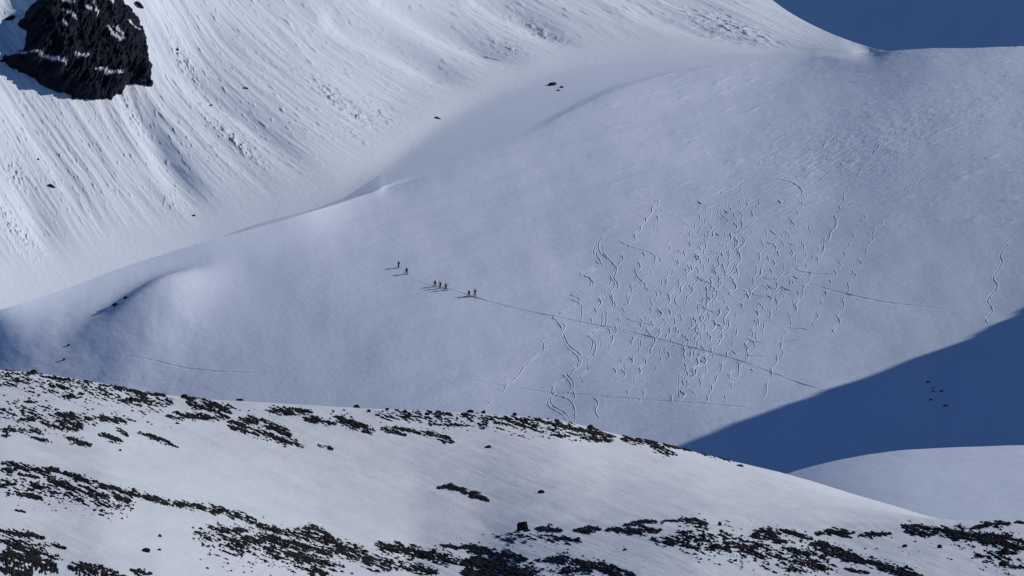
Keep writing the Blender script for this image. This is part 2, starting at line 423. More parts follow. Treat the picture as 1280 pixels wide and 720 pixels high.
big += [[(a+9+3*math.sin(i*1.7), b+4) for i, (a, b) in enumerate(big[0][2:])], [(a-8, b+6) for a, b in big[3][1:]]]
for k, t_ in enumerate(big):
    stamp(spline(z4(t_), 5), 0.13, 0.6, 1.0, 0.06)
def z5(l): return [(860+a/2.769, 200+b/2.769) for a, b in l]
for t_ in ([(255, 70), (310, 68), (350, 75), (385, 95), (390, 115), (345, 135), (300, 140)], [(365, 375), (400, 384), (450, 380), (515, 372)], [(375, 380), (430, 388), (510, 388)],
           [(255, 400), (270, 410), (330, 405), (370, 385)], [(320, 425), (325, 445), (290, 470), (220, 460), (260, 425)], [(20, 400), (45, 415), (85, 430)],
           [(40, 505), (70, 520), (100, 520)], [(215, 630), (265, 640), (330, 628), (390, 625)], [(190, 680), (225, 685), (270, 680)], [(335, 580), (380, 582), (420, 590)],
           [(160, 350), (150, 380), (120, 400), (90, 420)], [(140, 210), (110, 180), (112, 165)], [(95, 120), (130, 95), (160, 90)], [(410, 30), (440, 10), (480, -10)],
           [(20, 130), (80, 118), (150, 100), (200, 70), (280, 62)], [(0, 205), (60, 200), (110, 190)]):
    stamp(spline(z5(t_), 5), 0.17, 0.7, 0.7, 0.12)
for t_ in ([(1278, 288), (1262, 300), (1250, 316), (1252, 326), (1241, 345), (1246, 356), (1234, 372), (1240, 386), (1232, 398), (1238, 412)],):
    stamp(spline(t_, 5), 0.14, 0.7, 0.7, 0.1)
R = random.Random(12)
for k in range(30):                                     # the criss-cross of descents right of the two long ones
    x = R.uniform(825, 1105); y = R.uniform(225, 310)
    ln = R.uniform(150, 290); dirx = -R.uniform(0.30, 0.66)
    a = R.uniform(1.8, 4.2); wl = R.uniform(11, 19); ph = R.random()*6; pts = []; bow = R.uniform(-14, 14)
    n = int(ln/2.2)
    for j in range(n+1):
        t = j/n; yy = y+ln*t; wv = math.sin(ph+yy*2*math.pi/wl+1.2*math.sin(yy*0.05+k))
        if yy > 512: break
        pts.append((x+dirx*ln*t+bow*math.sin(math.pi*t)+a*wv*(0.8+0.3*math.sin(yy*.09+k)), yy+0.9*math.cos(ph+yy*4*math.pi/wl)))
    if len(pts) > 8: stamp(pts, R.uniform(0.07, 0.13), R.uniform(0.5, 0.7), 1.3, 0.05, R.uniform(5, 11), k+1)
for k in range(25):                                    # short hooks where skiers sprayed snow in their turns
    x = R.gauss(925, 75); y = R.uniform(235, 470)
    if x < 790+ (470-y)*0.1 or x > 1095: continue
    l_ = R.uniform(4, 10); a = R.uniform(-0.6, 0.8)
    pts = [(x-l_*0.6, y-R.uniform(0, 4)), (x, y+R.uniform(-1, 2)), (x+l_*0.6*math.cos(a), y+l_*0.5*math.sin(a))]
    stamp(spline(pts, 4), R.uniform(0.10, 0.26), R.uniform(0.6, 0.9), 0.9, 0.15)
for k in range(170):                                    # worn, wind-scoured surface above the tracks
    rr_ = R.gauss(0, 1); x = 1090+R.gauss(0, 85); y = 195-(x-1090)*0.30+R.gauss(0, 22)
    l_ = R.uniform(5, 16); pts = [(x-l_, y+l_*0.35), (x, y-1), (x+l_, y-l_*0.4)]
    stamp(spline(pts, 3), R.uniform(0.05, 0.12), 0.9, 0.8, 0.3)
for k in range(16):
    x = R.uniform(960, 1180); y = R.uniform(150, 215); ln = R.uniform(40, 90)
    stamp([(x-ln*t/14*0.75+2.2*math.sin(t*1.3+k), y+ln*t/14*0.55) for t in range(15)], R.uniform(0.06, 0.12), 0.7, 0.9, 0.2, 7, k+50)
D += STAMP*w_main
# --- the gullied face behind: everything runs along its fall lines
# trace each coarse cell up to v=-330 to get the fall line it lies on
cu = np.arange(-1100, 2400, 8.0); cv = np.arange(-340, 420, 4.0)
def fdir(uu, vv):
    th = np.radians(56-30*sstep(60, 620, uu)-4*sstep(60, 0, (curve([(0, 366), (250, 291), (450, 205), (600, 132), (720, 84), (900, 68)], uu)-vv)))
    return 1/np.tan(th)
S0 = np.zeros((len(cv), len(cu))); S0[0] = cu
for i in range(1, len(cv)):
    back_u = cu-fdir(cu, np.full_like(cu, cv[i]))*4.0
    S0[i] = np.interp(back_u, cu, S0[i-1])
ci = np.clip((V+340)/4.0, 0, len(cv)-1.001); cj = np.clip((U+1100)/8.0, 0, len(cu)-1.001)
i0 = ci.astype(int); j0 = cj.astype(int); fi = ci-i0; fj = cj-j0
FL = (S0[i0, j0]*(1-fi)*(1-fj)+S0[i0+1, j0]*fi*(1-fj)+S0[i0, j0+1]*(1-fi)*fj+S0[i0+1, j0+1]*fi*fj)
del ci, cj, i0, j0, fi, fj
AL = V+0.25*U
D += w_face*(fbm(FL*0.011, AL*0.0030, 2, 51)*2.3)
D += w_face*(ridged(FL*0.034+0.4*perlin(U*.01, V*.01, 9), AL*0.004, 3, 53)*0.5)
D += w_face*(fbm(FL*0.11, AL*0.006, 3, 57)*0.36)
D += w_face*(fbm(FL*0.38, AL*0.010, 2, 59)*0.14)*(0.4+0.6*sstep(-0.2, 0.4, fbm(FL*.02, AL*.02, 2, 60)))
# dark gully under the crag: a trough whose right bank stands in the sun's way
for pts, amp, wd in (([(150, 118), (175, 150), (205, 200), (240, 245), (272, 285)], -3.0, 16), ([(0, 175), (30, 230), (62, 300), (85, 345)], -2.4, 20),
                     ([(420, 25), (480, 52), (545, 88), (600, 115)], -2.9, 15), ([(480, 0), (560, 40), (610, 62), (660, 84)], -2.9, 14), ([(600, 0), (650, 22), (700, 50), (740, 66)], -2.6, 14),
                     ([(190, 60), (300, 140), (390, 225)], -2.0, 15), ([(800, 20), (880, 45), (960, 62)], -0.8, 9)):
    loc = None
    d, arc, side, L = seg_dist(U, V, pts)
    D += w_face*amp*np.exp(-(d/wd)**2)*np.sin(np.clip(0.08+0.87*arc/L, 0, 1)*math.pi)**0.6
# rib that carries the crag, falling away steeply to its left
D += w_face*10.0*sstep(2, 62, U)*(1-sstep(110, 290, U))*sstep(120, 20, V)
# rubble the slides left near the foot
def blob(cx, cy, a, b, ang):
    c_, s_ = math.cos(math.radians(ang)), math.sin(math.radians(ang))
    p = (U-cx)*c_+(V-cy)*s_; q = -(U-cx)*s_+(V-cy)*c_
    return np.exp(-((p/a)**2+(q/b)**2))
rub = 0
for bb in ((45, 320, 45, 16, 50), (25, 300, 40, 10, 58), (225, 265, 38, 14, 45), (385, 225, 30, 8, 42), (380, 245, 12, 6, 0), (500, 155, 50, 10, 35), (460, 180, 30, 7, 35),
           (430, 130, 60, 8, 40), (230, 75, 30, 8, 50), (300, 180, 60, 8, 42), (640, 60, 30, 8, 25), (930, 40, 60, 10, 20), (680, 35, 40, 8, 30), (20, 215, 18, 12, 50), (165, 140, 30, 6, 62)):
    rub = rub+blob(*bb)
rub = np.clip(rub, 0, 1)
lump = np.maximum(fbm(FL*0.30, V*0.22, 3, 71)-0.02, 0)
D += w_face*lump*rub*1.7
D += w_face*np.maximum(fbm(FL*0.35, V*0.10, 2, 73)-0.30, 0)*0.9
# cornice-like terraces below the right-hand shoulder
D += w_face*blob(920, 45, 75, 14, 15)*ridged(U*0.02, V*0.10, 3, 77)*0.8
SH.Z = SH.Z+D
structure(mesh_from_grid('snow_slope', SH.X[:r_face0+1], SH.Y[:r_face0+1], SH.Z[:r_face0+1], M_MAIN))
structure(mesh_from_grid('mountain_face', SH.X[r_face0:], SH.Y[r_face0:], SH.Z[r_face0:], M_BACK))

# --- crag on the face
def inside_dist(U_, V_, poly):
    d, _, _, _ = seg_dist(U_, V_, poly+[poly[0]])
    ins = np.zeros(U_.shape, bool)
    for (x0, y0), (x1, y1) in zip(poly, poly[1:]+[poly[0]]):
        if y0 == y1: continue
        m = ((y0 > V_) != (y1 > V_)) & (U_ < (x1-x0)*(V_-y0)/(y1-y0)+x0)
        ins ^= m
    return np.where(ins, d, -d)
cr_poly = [(-2, 76), (18, 66), (30, 58), (34, 38), (22, 30), (40, 6), (56, -4), (75, -22), (105, -32), (138, -22), (152, 0), (170, 16), (180, 42), (186, 66), (190, 92), (189, 108), (180, 106), (172, 102), (160, 104), (152, 116), (138, 123), (118, 125), (92, 123), (62, 111), (34, 94), (14, 84)]
rr = slice(r_face0, sum(cnt[:14])); cs = np.where((u > -30) & (u < 225))[0]; cs = slice(cs[0], cs[-1]+1)
pu, pv = 640+SH.X[rr, cs]/SH.Y[rr, cs]*F, 360-SH.Z[rr, cs]/SH.Y[rr, cs]*F
sd = inside_dist(pu, pv, cr_poly)+fbm(pu*0.09, pv*0.09, 3, 81)*6
hh = 9.0*(1-np.exp(-np.maximum(sd, 0)/16.0))+0.30*np.minimum(sd, 0)
rel = ridged(pu*0.035+0.02*pv, pv*0.020, 4, 83)*3.2+ridged(pu*0.11+pv*.05, pv*0.06, 3, 85)*1.6+fbm(pu*0.4, pv*0.4, 2, 87)*0.5
hh = hh+rel*sstep(0, 14, sd)
snowm = np.zeros(pu.shape)
for st in ([(312, 36), (320, 60), (330, 85)], [(212, 72), (228, 90), (245, 108)], [(365, 140), (385, 165), (415, 182)], [(390, 140), (430, 178)], [(452, 108), (470, 125), (492, 138)], [(248, 238), (292, 245)],
           [(326, 290), (370, 298), (425, 300)], [(60, 205), (110, 222), (150, 238), (215, 266)], [(280, 65), (310, 72)], [(200, 115), (205, 130)], [(380, 30), (390, 42)], [(205, 30), (240, 45)]):
    d, arc, side, L = seg_dist(pu, pv, [(a/3, b/3) for a, b in st])
    snowm = np.maximum(snowm, 1.05-d/1.9+fbm(pu*.25, pv*.3, 3, 91)*1.6)
snowm = np.clip(snowm*2, 0, 1)*(np.clip(sd/3, 0, 1))
crag = mesh_from_grid('rock_crag', SH.X[rr, cs]+0.35*hh, SH.Y[rr, cs]-hh, SH.Z[rr, cs]+0.25*hh, M_CRAG, {'snow_cover': snowm}, keep=sd > -5)
tag(crag, 'large black rock crag with thin snow ledges high on the steep snow face', 'rock crag')

# ================================================================== SPUR THAT THROWS THE SHADOW (off to the right) 
edge = [(790, 578), (850, 555), (905, 533), (960, 511), (1005, 496), (1050, 480), (1105, 462), (1160, 441), (1200, 425), (1240, 405), (1282, 383)]
XR = 268.0
P = [SH.at(a, b, (0, r_main_end)) for a, b in edge]
pts = [(p+S*((XR-p[0])/S[0])) for p in P]
ry = np.array([p[1] for p in pts]); rz = np.array([p[2] for p in pts])
o_ = np.argsort(ry); ry, rz = ry[o_], rz[o_]
print('spur ridge', np.round(ry, 1), np.round(rz, 1))
ry = np.concatenate([[ry[0]-190, ry[0]-150, ry[0]-110, ry[0]-60, ry[0]-20], ry, [ry[-1]+12, ry[-1]+30, ry[-1]+60, ry[-1]+110]])
rz = np.concatenate([[-60, 10, 78, rz[0]+16, rz[0]+7], rz, [rz[-1]-10, rz[-1]-22, rz[-1]-34, rz[-1]-60]])
gy = np.linspace(ry[0]-40, ry[-1]+120, 420); gx_ = np.linspace(165, 460, 160)
GX, GY = np.meshgrid(gx_, gy)
RZ = np.interp(GY, ry, rz)+fbm(GY*0.10, GY*0, 3, 99)*2.2
GZ = RZ-np.abs(GX-XR)*1.15+fbm(GX*0.03, GY*0.03, 4, 101)*6*sstep(4, 40, np.abs(GX-XR))
structure(mesh_from_grid('side_ridge', GX, GY, GZ, M_BACK))

# ================================================================== SHADED MOUNTAIN BEYOND THE SADDLE
uu = np.arange(700, 2300, 6.0); vv = np.arange(-420, 200, 6.0)
UU, VV = np.meshgrid(uu, vv[::-1])
a = (UU-640)/F; b = (360-VV)/F
gxx, gzz = -1.7, 2.2
YY = 4100/(1-gxx*a-gzz*b)
XX = YY*a; ZZ = YY*b+fbm(XX*0.006, YY*0.006, 4, 111)*12
structure(mesh_from_grid('far_mountain', XX, YY, ZZ, M_MAIN))

# ================================================================== SNOW KNOLL, right middle distance
uk = columns(1.0)
ck = curve([(0, 900), (800, 655), (900, 622), (980, 592), (1030, 578), (1080, 568), (1130, 562), (1200, 559), (1280, 557), (1281, 557)], uk, 18)
V, Yd = loft(uk, [ck+200, ck+90, ck+35, ck+8, ck, ck+12, ck+160], [np.full_like(uk, k) for k in (980, 1060, 1120, 1175, 1200, 1240, 1420)], [40, 90, 80, 60, 20, 20, ][:6])
KN = Sheet(uk, V, Yd-0.15*(Yd*(np.broadcast_to(uk, V.shape)-640)/F-90))
KN.Z = KN.Z+fbm(KN.X*0.02, KN.Y*0.012, 3, 121)*0.35+fbm(KN.X*0.12, KN.Y*0.05, 4, 123)*0.10
structure(mesh_from_grid('snow_knoll', KN.X, KN.Y, KN.Z, M_MAIN))

# ================================================================== FOREGROUND HILLSIDE
uf = columns(0.5)
vn = curve([(0, 577), (60, 587), (130, 594), (200, 612), (260, 630), (330, 650), (400, 668), (450, 678), (520, 690), (600, 686), (660, 672), (720, 664), (800, 657), (870, 653), (950, 659), (1050, 662), (1130, 658), (1200, 657), (1280, 655), (1281, 655)], uf, 12)
vc = curve([(0, 462), (60, 468), (130, 480), (200, 493), (260, 499), (350, 504), (440, 509), (560, 515), (640, 519), (700, 525), (760, 541), (830, 556), (880, 568), (920, 578), (970, 589), (1010, 600), (1060, 615), (1110, 630), (1160, 645), (1200, 654), (1240, 660), (1280, 664), (1281, 664)], uf, 7)
vc2 = np.minimum(vc, vn-3)
rv = [vn+260, vn+110, vn+45, vn+10, vn, lerp(vn, vc2, .06), lerp(vn, vc2, .40), lerp(vn, vc2, .80), vc2+5*np.clip((vn-vc2)/60, 0, 1)+0.5, vc2, vc2+10, vc2+90, vc2+420]
ryf = [np.full_like(uf, k) for k in (455, 500, 535, 560, 568, 590, 635, 680, 702, 712, 735, 800, 1000)]
cntf = [40, 170, 150, 100, 40, 40, 150, 150, 80, 24, 16, 16, 16]
cntf = cntf[:len(rv)-1]
V, Yd = loft(uf, rv, ryf, cntf)
FG = Sheet(uf, V, Yd)
U = FG.U
D = fbm(FG.X*0.035, FG.Y*0.02, 3, 131)*0.55+fbm(FG.X*0.2, FG.Y*0.09, 3, 133)*0.08
q = U*0.94+V*0.34; p_ = -U*0.34+V*0.94
D += fbm(q*0.012, p_*0.10, 3, 135)*0.055
D += ridged(q*0.05, p_*0.3, 3, 137)*0.008
# faint old ski track across the snowfield
FG.Z = FG.Z+D*(1-0.6*sstep(sum(cntf[:8]), sum(cntf[:9]), np.broadcast_to(np.arange(V.shape[0])[:, None], V.shape)))
r_vis = sum(cntf[:9])+6
STAMP = np.zeros(V.shape)
def stampf(pts, depth, width):
    d, arc, side, L = seg_dist(U, V, pts)
    return -depth*np.exp(-(d/width)**2)*np.clip(np.minimum(arc, L-arc)/30, 0, 1)
FG.Z += stampf([(660, 571), (720, 577), (780, 583), (850, 594)], 0.07, 0.9)+stampf([(730, 587), (800, 591), (870, 600)], 0.05, 0.9)+stampf([(700, 580), (760, 587), (830, 596)], 0.05, 0.8)
structure(mesh_from_grid('snowy_hillside', FG.X, FG.Y, FG.Z, M_FORE))

PU, PV = FG.pix()
def z6(l): return [(x/2.571, 440+y/2.571) for x, y in l]
def z7(l): return [(420+x/2.977, 480+y/2.977) for x, y in l]
def z8(l): return [(850+x/2.977, 480+y/2.977) for x, y in l]
seedc = [200]
def patch(name, label, cat, strokes, amp=0.20, thr=0.42, nz=1.0, kind=None):
    """bare stony ground that rises through the snow: strokes = (polyline, half width)"""
    seedc[0] += 7
    allp = [p for s_, w_ in strokes for p in s_]
    R_ = 22
    u0, u1 = min(p[0] for p in allp)-R_, max(p[0] for p in allp)+R_
    v0, v1 = min(p[1] for p in allp)-R_, max(p[1] for p in allp)+R_
    c0, c1 = np.searchsorted(uf, u0), np.searchsorted(uf, u1)
    m = ((PV[:r_vis, c0:c1] > v0) & (PV[:r_vis, c0:c1] < v1)).any(1)
    ri = np.where(m)[0]; sl_ = (slice(ri[0], ri[-1]+1), slice(c0, c1))
    pu, pv = PU[sl_], PV[sl_]
    M = np.full(pu.shape, -1.0)
    for s_, w_ in strokes:
        d, arc, side, L = seg_dist(pu, pv, s_)
        end = 0.45+0.55*np.clip(np.minimum(arc, L-arc)/12, 0, 1)
        M = np.maximum(M, 1-d/(w_*1.6*end))
    q = pu*0.93+pv*0.37; p2 = -pu*0.37+pv*0.93
    sd_ = seedc[0]
    n1 = fbm(q*0.035, p2*0.22, 4, sd_, 0.6); n2 = fbm(q*0.085, p2*0.52, 3, sd_+3, 0.65); n3 = perlin(q*0.30, p2*1.0, sd_+5)
    h = amp*(np.minimum(M, 0.75)+nz*(0.90*n1+1.20*n2+0.50*n3)-thr-0.05)
    h = np.minimum(h, amp*0.5)+np.where(h > 0, (np.maximum(n2, 0)*0.22+np.maximum(n3, 0)*0.10)*amp*np.clip(h/amp*4, 0, 1), 0)
    h = np.where(M < -0.9, -0.2, h)
    keep = h > -0.03
    if not keep.any(): return
    o = mesh_from_grid(name, FG.X[sl_], FG.Y[sl_], FG.Z[sl_]+h, M_ROCK, keep=keep)
    if kind: o['kind'] = kind
    else: tag(o, label, cat)
N = 'stony_ground_patch'; CT = 'bare ground'
patch(N, 'thin dark stony strip on the far left end of the upper hill crest', CT, [(z6([(0, 52), (60, 56)]), 2.4), (z6([(90, 66), (130, 70)]), 2.6), (z6([(0, 106), (55, 108)]), 2.0), (z6([(140, 80), (240, 92)]), 1.4), (z6([(85, 128), (110, 130)]), 2.6), (z6([(80, 160), (120, 162)]), 2.0), (z6([(190, 144), (260, 146)]), 2.2)])
patch(N, 'broken cluster of dark stones and snow below the left hill crest', CT, [(z6([(60, 218), (130, 212)]), 3), (z6([(180, 200), (290, 216)]), 4), (z6([(300, 212), (420, 222)]), 4), (z6([(190, 240), (262, 244)]), 5), (z6([(0, 250), (110, 252), (160, 264)]), 3.5), (z6([(210, 272), (290, 300)]), 4.5), (z6([(320, 266), (395, 290)]), 4.5), (z6([(0, 272), (30, 270)]), 3), (z6([(100, 275), (180, 290)]), 2.2), (z6([(370, 240), (410, 268)]), 3), (z6([(130, 225), (200, 250)]), 3)], thr=0.46)
patch(N, 'slim dark stony streak trailing down right onto the open snowfield at left', CT, [(z6([(440, 258), (510, 280), (572, 308)]), 2.6)])
patch(N, 'dark stony band running just under the crest left of centre', CT, [(z6([(350, 108), (460, 135), (530, 140)]), 2.2), (z6([(580, 140), (640, 158), (740, 196)]), 4.5), (z6([(540, 206), (640, 208), (735, 212)]), 3.8), (z6([(380, 155), (500, 158)]), 1.8), (z6([(600, 160), (690, 190)]), 4.5), (z6([(650, 160), (760, 182)]), 2.4)])
patch(N, 'dark stony streaks slanting down right on the upper snowfield at left', CT, [(z6([(735, 225), (800, 250), (860, 268), (972, 305)]), 4), (z6([(770, 212), (850, 232), (895, 245), (935, 270)]), 5), (z6([(735, 240), (830, 262)]), 3.5), (z6([(1018, 298), (1068, 312)]), 2.6), (z6([(800, 212), (880, 226)]), 1.6)])
patch(N, 'long dark stony band below the crest at the centre of the hill', CT, [(z6([(855, 188), (930, 190), (1000, 195)]), 3.8), (z6([(900, 190), (960, 200)]), 4), (z6([(980, 215), (1080, 232)]), 4), (z7([(0, 122), (60, 145), (140, 178)]), 5), (z7([(0, 140), (80, 165)]), 3.5), (z7([(170, 165), (260, 190)]), 3), (z7([(190, 160), (320, 180), (400, 195), (440, 216)]), 2.6), (z7([(380, 205), (430, 220)]), 2)])
patch(N, 'line of small dark stones along the crest right of centre', CT, [(z7([(425, 90), (480, 98), (560, 106)]), 2.6), (z7([(640, 140), (740, 158)]), 3), (z7([(610, 128), (700, 132), (800, 140)]), 1.6), (z7([(560, 150), (560, 160)]), 1.8), (z7([(350, 150), (500, 155)]), 1.6)], thr=0.5)
patch(N, 'dark stony band draped over the right shoulder of the snowy hill', CT, [(z7([(790, 146), (880, 165), (960, 180), (1040, 200)]), 2.8), (z7([(920, 200), (1030, 212)]), 3), (z7([(1065, 205), (1140, 205), (1200, 232), (1262, 268)]), 5), (z7([(1100, 195), (1180, 215), (1280, 240)]), 3.5), (z7([(800, 190), (870, 196)]), 1.8), (z8([(-40, 228), (10, 238), (80, 252), (150, 272), (235, 292)]), 2.6)], thr=0.4)
patch('rock_slab', 'lone dark tapering slab alone in the middle of the open snowfield', 'rock', [(z7([(380, 386), (430, 382), (480, 400), (520, 415), (568, 434)]), 3.6), (z7([(400, 380), (440, 390)]), 4.4)], thr=0.34, nz=0.7)
patch(N, 'long dark stony ridge line curving down from the left edge', CT, [(z6([(0, 355), (90, 376), (190, 384), (320, 428), (430, 456), (540, 486), (640, 500), (760, 525), (860, 565), (900, 580)]), 3.6), (z6([(640, 500), (760, 522)]), 4.5), (z6([(130, 388), (200, 428), (350, 470)]), 3.5), (z6([(0, 380), (60, 376)]), 4), (z6([(0, 432), (50, 426)]), 3), (z6([(160, 415), (240, 440)]), 4.5), (z6([(360, 458), (420, 480)]), 4), (z6([(60, 395), (130, 405)]), 2), (z6([(40, 450), (140, 475)]), 2.6), (z6([(250, 430), (330, 455)]), 3), (z6([(50, 510), (80, 516)]), 2)], thr=0.44)
patch(N, 'broad dark rocky belt slanting across the bottom left of centre', CT, [(z6([(690, 570), (800, 576)]), 3), (z6([(780, 600), (860, 602), (960, 625), (1080, 650)]), 5), (z6([(860, 568), (960, 590), (1090, 618)]), 4.5), (z6([(950, 572), (1000, 574), (1070, 600)]), 5.5), (z6([(700, 600), (740, 606)]), 2), (z7([(-20, 585), (60, 625), (200, 690)]), 7), (z7([(150, 602), (300, 630), (450, 660)]), 7), (z7([(-10, 625), (120, 650), (380, 705)]), 4.5), (z6([(900, 640), (1080, 690)]), 3), (z6([(950, 690), (1060, 712)]), 2.6), (z6([(830, 620), (900, 650)]), 2.4), (z6([(920, 650), (980, 665)]), 3.5)], thr=0.44)
patch(N, 'solid dark rocky bank at the bottom edge near the centre', CT, [(z7([(470, 668), (560, 670), (640, 692), (740, 725)]), 8), (z7([(480, 700), (640, 722)]), 8)], thr=0.3, nz=0.8)
patch(N, 'dark stony ledge below the square boulder', CT, [(z7([(370, 600), (420, 604), (480, 612)]), 2), (z7([(470, 602), (540, 618), (600, 635), (710, 655)]), 4.6), (z7([(490, 625), (560, 632)]), 3), (z7([(745, 655), (785, 660)]), 2.6)], thr=0.38)
patch(N, 'dark stony rib running out of the bottom edge right of the boulder', CT, [(z7([(790, 655), (860, 658), (960, 682), (1110, 720)]), 5.2), (z7([(950, 665), (1020, 680), (1080, 700)]), 2.4)], thr=0.34)
patch(N, 'large dark heathy patch in the bottom left corner', CT, [(z6([(0, 655), (90, 665), (180, 700)]), 9), (z6([(0, 690), (100, 715)]), 8), (z6([(50, 650), (140, 690)]), 6)], thr=0.32, nz=0.9)
patch(N, 'thin parallel dark streaks above the bottom left corner', CT, [(z6([(0, 575), (100, 590), (140, 600)]), 3.6), (z6([(130, 610), (212, 630)]), 2.6), (z6([(0, 605), (90, 635), (200, 668)]), 3.2)], thr=0.42)
patch(N, 'dark rounded stony tongue on the bottom edge right of the left corner', CT, [(z6([(222, 690), (300, 706), (400, 725)]), 6), (z6([(280, 680), (360, 700)]), 2.4), (z6([(420, 702), (485, 716)]), 3.6)], thr=0.36)
patch(N, 'small dark stone strip just right of the square boulder', CT, [(z7([(745, 538), (790, 536), (835, 545)]), 3.6), (z7([(778, 562), (825, 572)]), 2.4), (z7([(840, 572), (920, 590)]), 1.2)], thr=0.36)
patch(N, 'low dark stony hump line on the near crest, centre right', CT, [(z7([(888, 545), (940, 540), (985, 540)]), 3.8), (z7([(1005, 548), (1100, 545), (1205, 545)]), 4.2), (z7([(1075, 526), (1160, 512), (1215, 520)]), 3)], thr=0.4)
patch(N, 'dark mounded stones where the near crest bulges highest', CT, [(z7([(1180, 578), (1280, 592)]), 4.6), (z8([(0, 504), (50, 512), (104, 522)]), 4.4), (z7([(1215, 510), (1275, 512)]), 1.8)], thr=0.36)
patch(N, 'olive brown heathy mound on the near crest at right', CT, [(z8([(268, 566), (320, 556), (372, 556)]), 5.5), (z8([(330, 575), (395, 588)]), 4.2), (z8([(372, 545), (430, 560), (492, 578)]), 3)], thr=0.34, nz=0.8)
patch(N, 'pair of flat dark stone strips on the near crest at right', CT, [(z8([(508, 558), (580, 552), (645, 558)]), 3.6), (z8([(672, 564), (730, 560), (785, 558)]), 2.8), (z8([(600, 565), (640, 570)]), 2)], thr=0.38)
patch(N, 'long dark stony band on the near crest at far right', CT, [(z8([(830, 532), (900, 538), (960, 545), (1070, 562), (1200, 592), (1290, 615)]), 4.4), (z8([(840, 548), (950, 560)]), 3.6), (z8([(1000, 548), (1080, 560)]), 3), (z8([(1190, 628), (1250, 630)]), 3.6), (z8([(1100, 558), (1190, 565), (1290, 590)]), 2.2)], thr=0.38)
patch(N, 'short dark strip on the skyline of the near crest by the right edge', CT, [(z8([(1090, 538), (1140, 524), (1235, 518)]), 3), (z8([(1245, 515), (1290, 518)]), 1.8)], thr=0.38)
patch(N, 'dark stony rib slanting down to the bottom edge at right', CT, [(z8([(485, 598), (540, 598), (620, 640), (720, 668), (800, 690), (910, 725)]), 4.8), (z8([(790, 690), (880, 718)]), 7), (z8([(500, 610), (600, 645), (680, 665)]), 3)], thr=0.36)
patch(N, 'scattered dark stony specks in the snow at lower right of centre', CT, [(z8([(0, 600), (80, 612)]), 1.8), (z8([(60, 580), (110, 586)]), 3), (z8([(110, 610), (155, 612)]), 4.5), (z8([(160, 590), (250, 602)]), 3), (z8([(270, 604), (310, 606)]), 3), (z8([(230, 620), (320, 650)]), 2), (z8([(420, 660), (560, 692)]), 3), (z8([(380, 686), (470, 700)]), 1.8), (z8([(620, 690), (700, 706)]), 3), (z8([(330, 640), (400, 655)]), 1.6), (z8([(450, 648), (530, 665)]), 2), (z8([(380, 610), (480, 632)]), 2)], thr=0.44)

G = 'scattered_gravel'
patch(G, '', '', [(z6([(0, 75), (250, 110), (540, 165)]), 13), (z6([(0, 190), (300, 230)]), 12)], thr=0.86, nz=1.35, kind='stuff')
patch(G, '', '', [(z7([(150, 110), (500, 125), (800, 160), (1000, 195)]), 9)], thr=0.86, nz=1.35, kind='stuff')
patch(G, '', '', [(z6([(0, 420), (180, 450), (420, 500)]), 12), (z6([(0, 600), (150, 640)]), 8)], thr=0.88, nz=1.3, kind='stuff')
patch(G, '', '', [(z6([(650, 590), (850, 630), (1080, 690)]), 16)], thr=0.80, nz=1.35, kind='stuff')
patch(G, '', '', [(z8([(0, 570), (300, 620), (560, 680)]), 15), (z8([(1000, 560), (1290, 600)]), 10)], thr=0.84, nz=1.35, kind='stuff')
patch(G, '', '', [(z8([(1100, 640), (1290, 680)]), 10), (z7([(600, 570), (900, 580)]), 6), (z7([(700, 690), (950, 700)]), 6)], thr=0.88, nz=1.3, kind='stuff')

# ================================================================== BOULDERS
def rock_mesh(name, seed, box=0.0, subdiv=3):
    bm = bmesh.new(); bmesh.ops.create_icosphere(bm, subdivisions=subdiv, radius=1)
    rr_ = random.Random(seed)
    cuts = []
    for k in range(14):
        n_ = Vector((rr_.gauss(0, 1), rr_.gauss(0, 1), rr_.gauss(0, 1)*0.8)).normalized(); cuts.append((n_, rr_.uniform(0.62, 0.9)))
    if box:
        cuts = [(Vector(n_).normalized(), d_) for n_, d_ in (((1, .05, .25), .70), ((-1, .1, .08), .78), ((0, -1, .1), .7), ((0, 1, 0), .7), ((-.14, 0, 1), .66), ((.7, -.2, .8), .84), ((-.8, 0, .7), .9))]
    for v in bm.verts:
        for n_, d_ in cuts:
            k = v.co.dot(n_)
            if k > d_: v.co -= n_*(k-d_)*0.93
        v.co *= 1+(0.11 if box else 0.05)*math.sin(v.co.x*9+seed)*math.cos(v.co.y*7+v.co.z*8)
    me = bpy.data.meshes.new(name); bm.to_mesh(me); bm.free()
    return me
protos = [rock_mesh('rock', k) for k in range(6)]
for m_ in protos: m_.materials.append(M_ROCK)
pfar = [rock_mesh('rock_far', k+20) for k in range(4)]
for m_ in pfar: m_.materials.append(M_FARROCK)
nr = [0]
def rock(sheet, x, y, wpx, hpx, label, group=None, rows=None, far=False, mesh=None, name='rock', cat='rock', tilt=None):
    p = sheet.at(x, y, rows); pxm = p[1]/F
    nr[0] += 1; k = nr[0]
    o = bpy.data.objects.new(name, mesh or (pfar[k % 4] if far else protos[k % 6])); C.objects.link(o)
    w_, h_ = wpx*pxm*0.62, hpx*pxm*0.70
    o.scale = (w_, w_*0.8, h_)
    o.location = (p[0], p[1], p[2]+h_*(0.45 if mesh else 0.25))
    o.rotation_euler = (0, tilt or 0.0, 0) if mesh else (0, tilt or 0.0, (k*2.39) % 6.28 if abs(wpx-hpx) < 3 else 0.3*math.sin(k))
    tag(o, label, cat, group); return o
bould = rock_mesh('boulder', 3, box=1, subdiv=4); bould.materials.append(M_ROCK)
rock(FG, 653.5, 662.5, 13.5, 13, 'big square dark boulder standing alone on the near snow', rows=(0, r_vis), mesh=bould, name='boulder', cat='boulder')
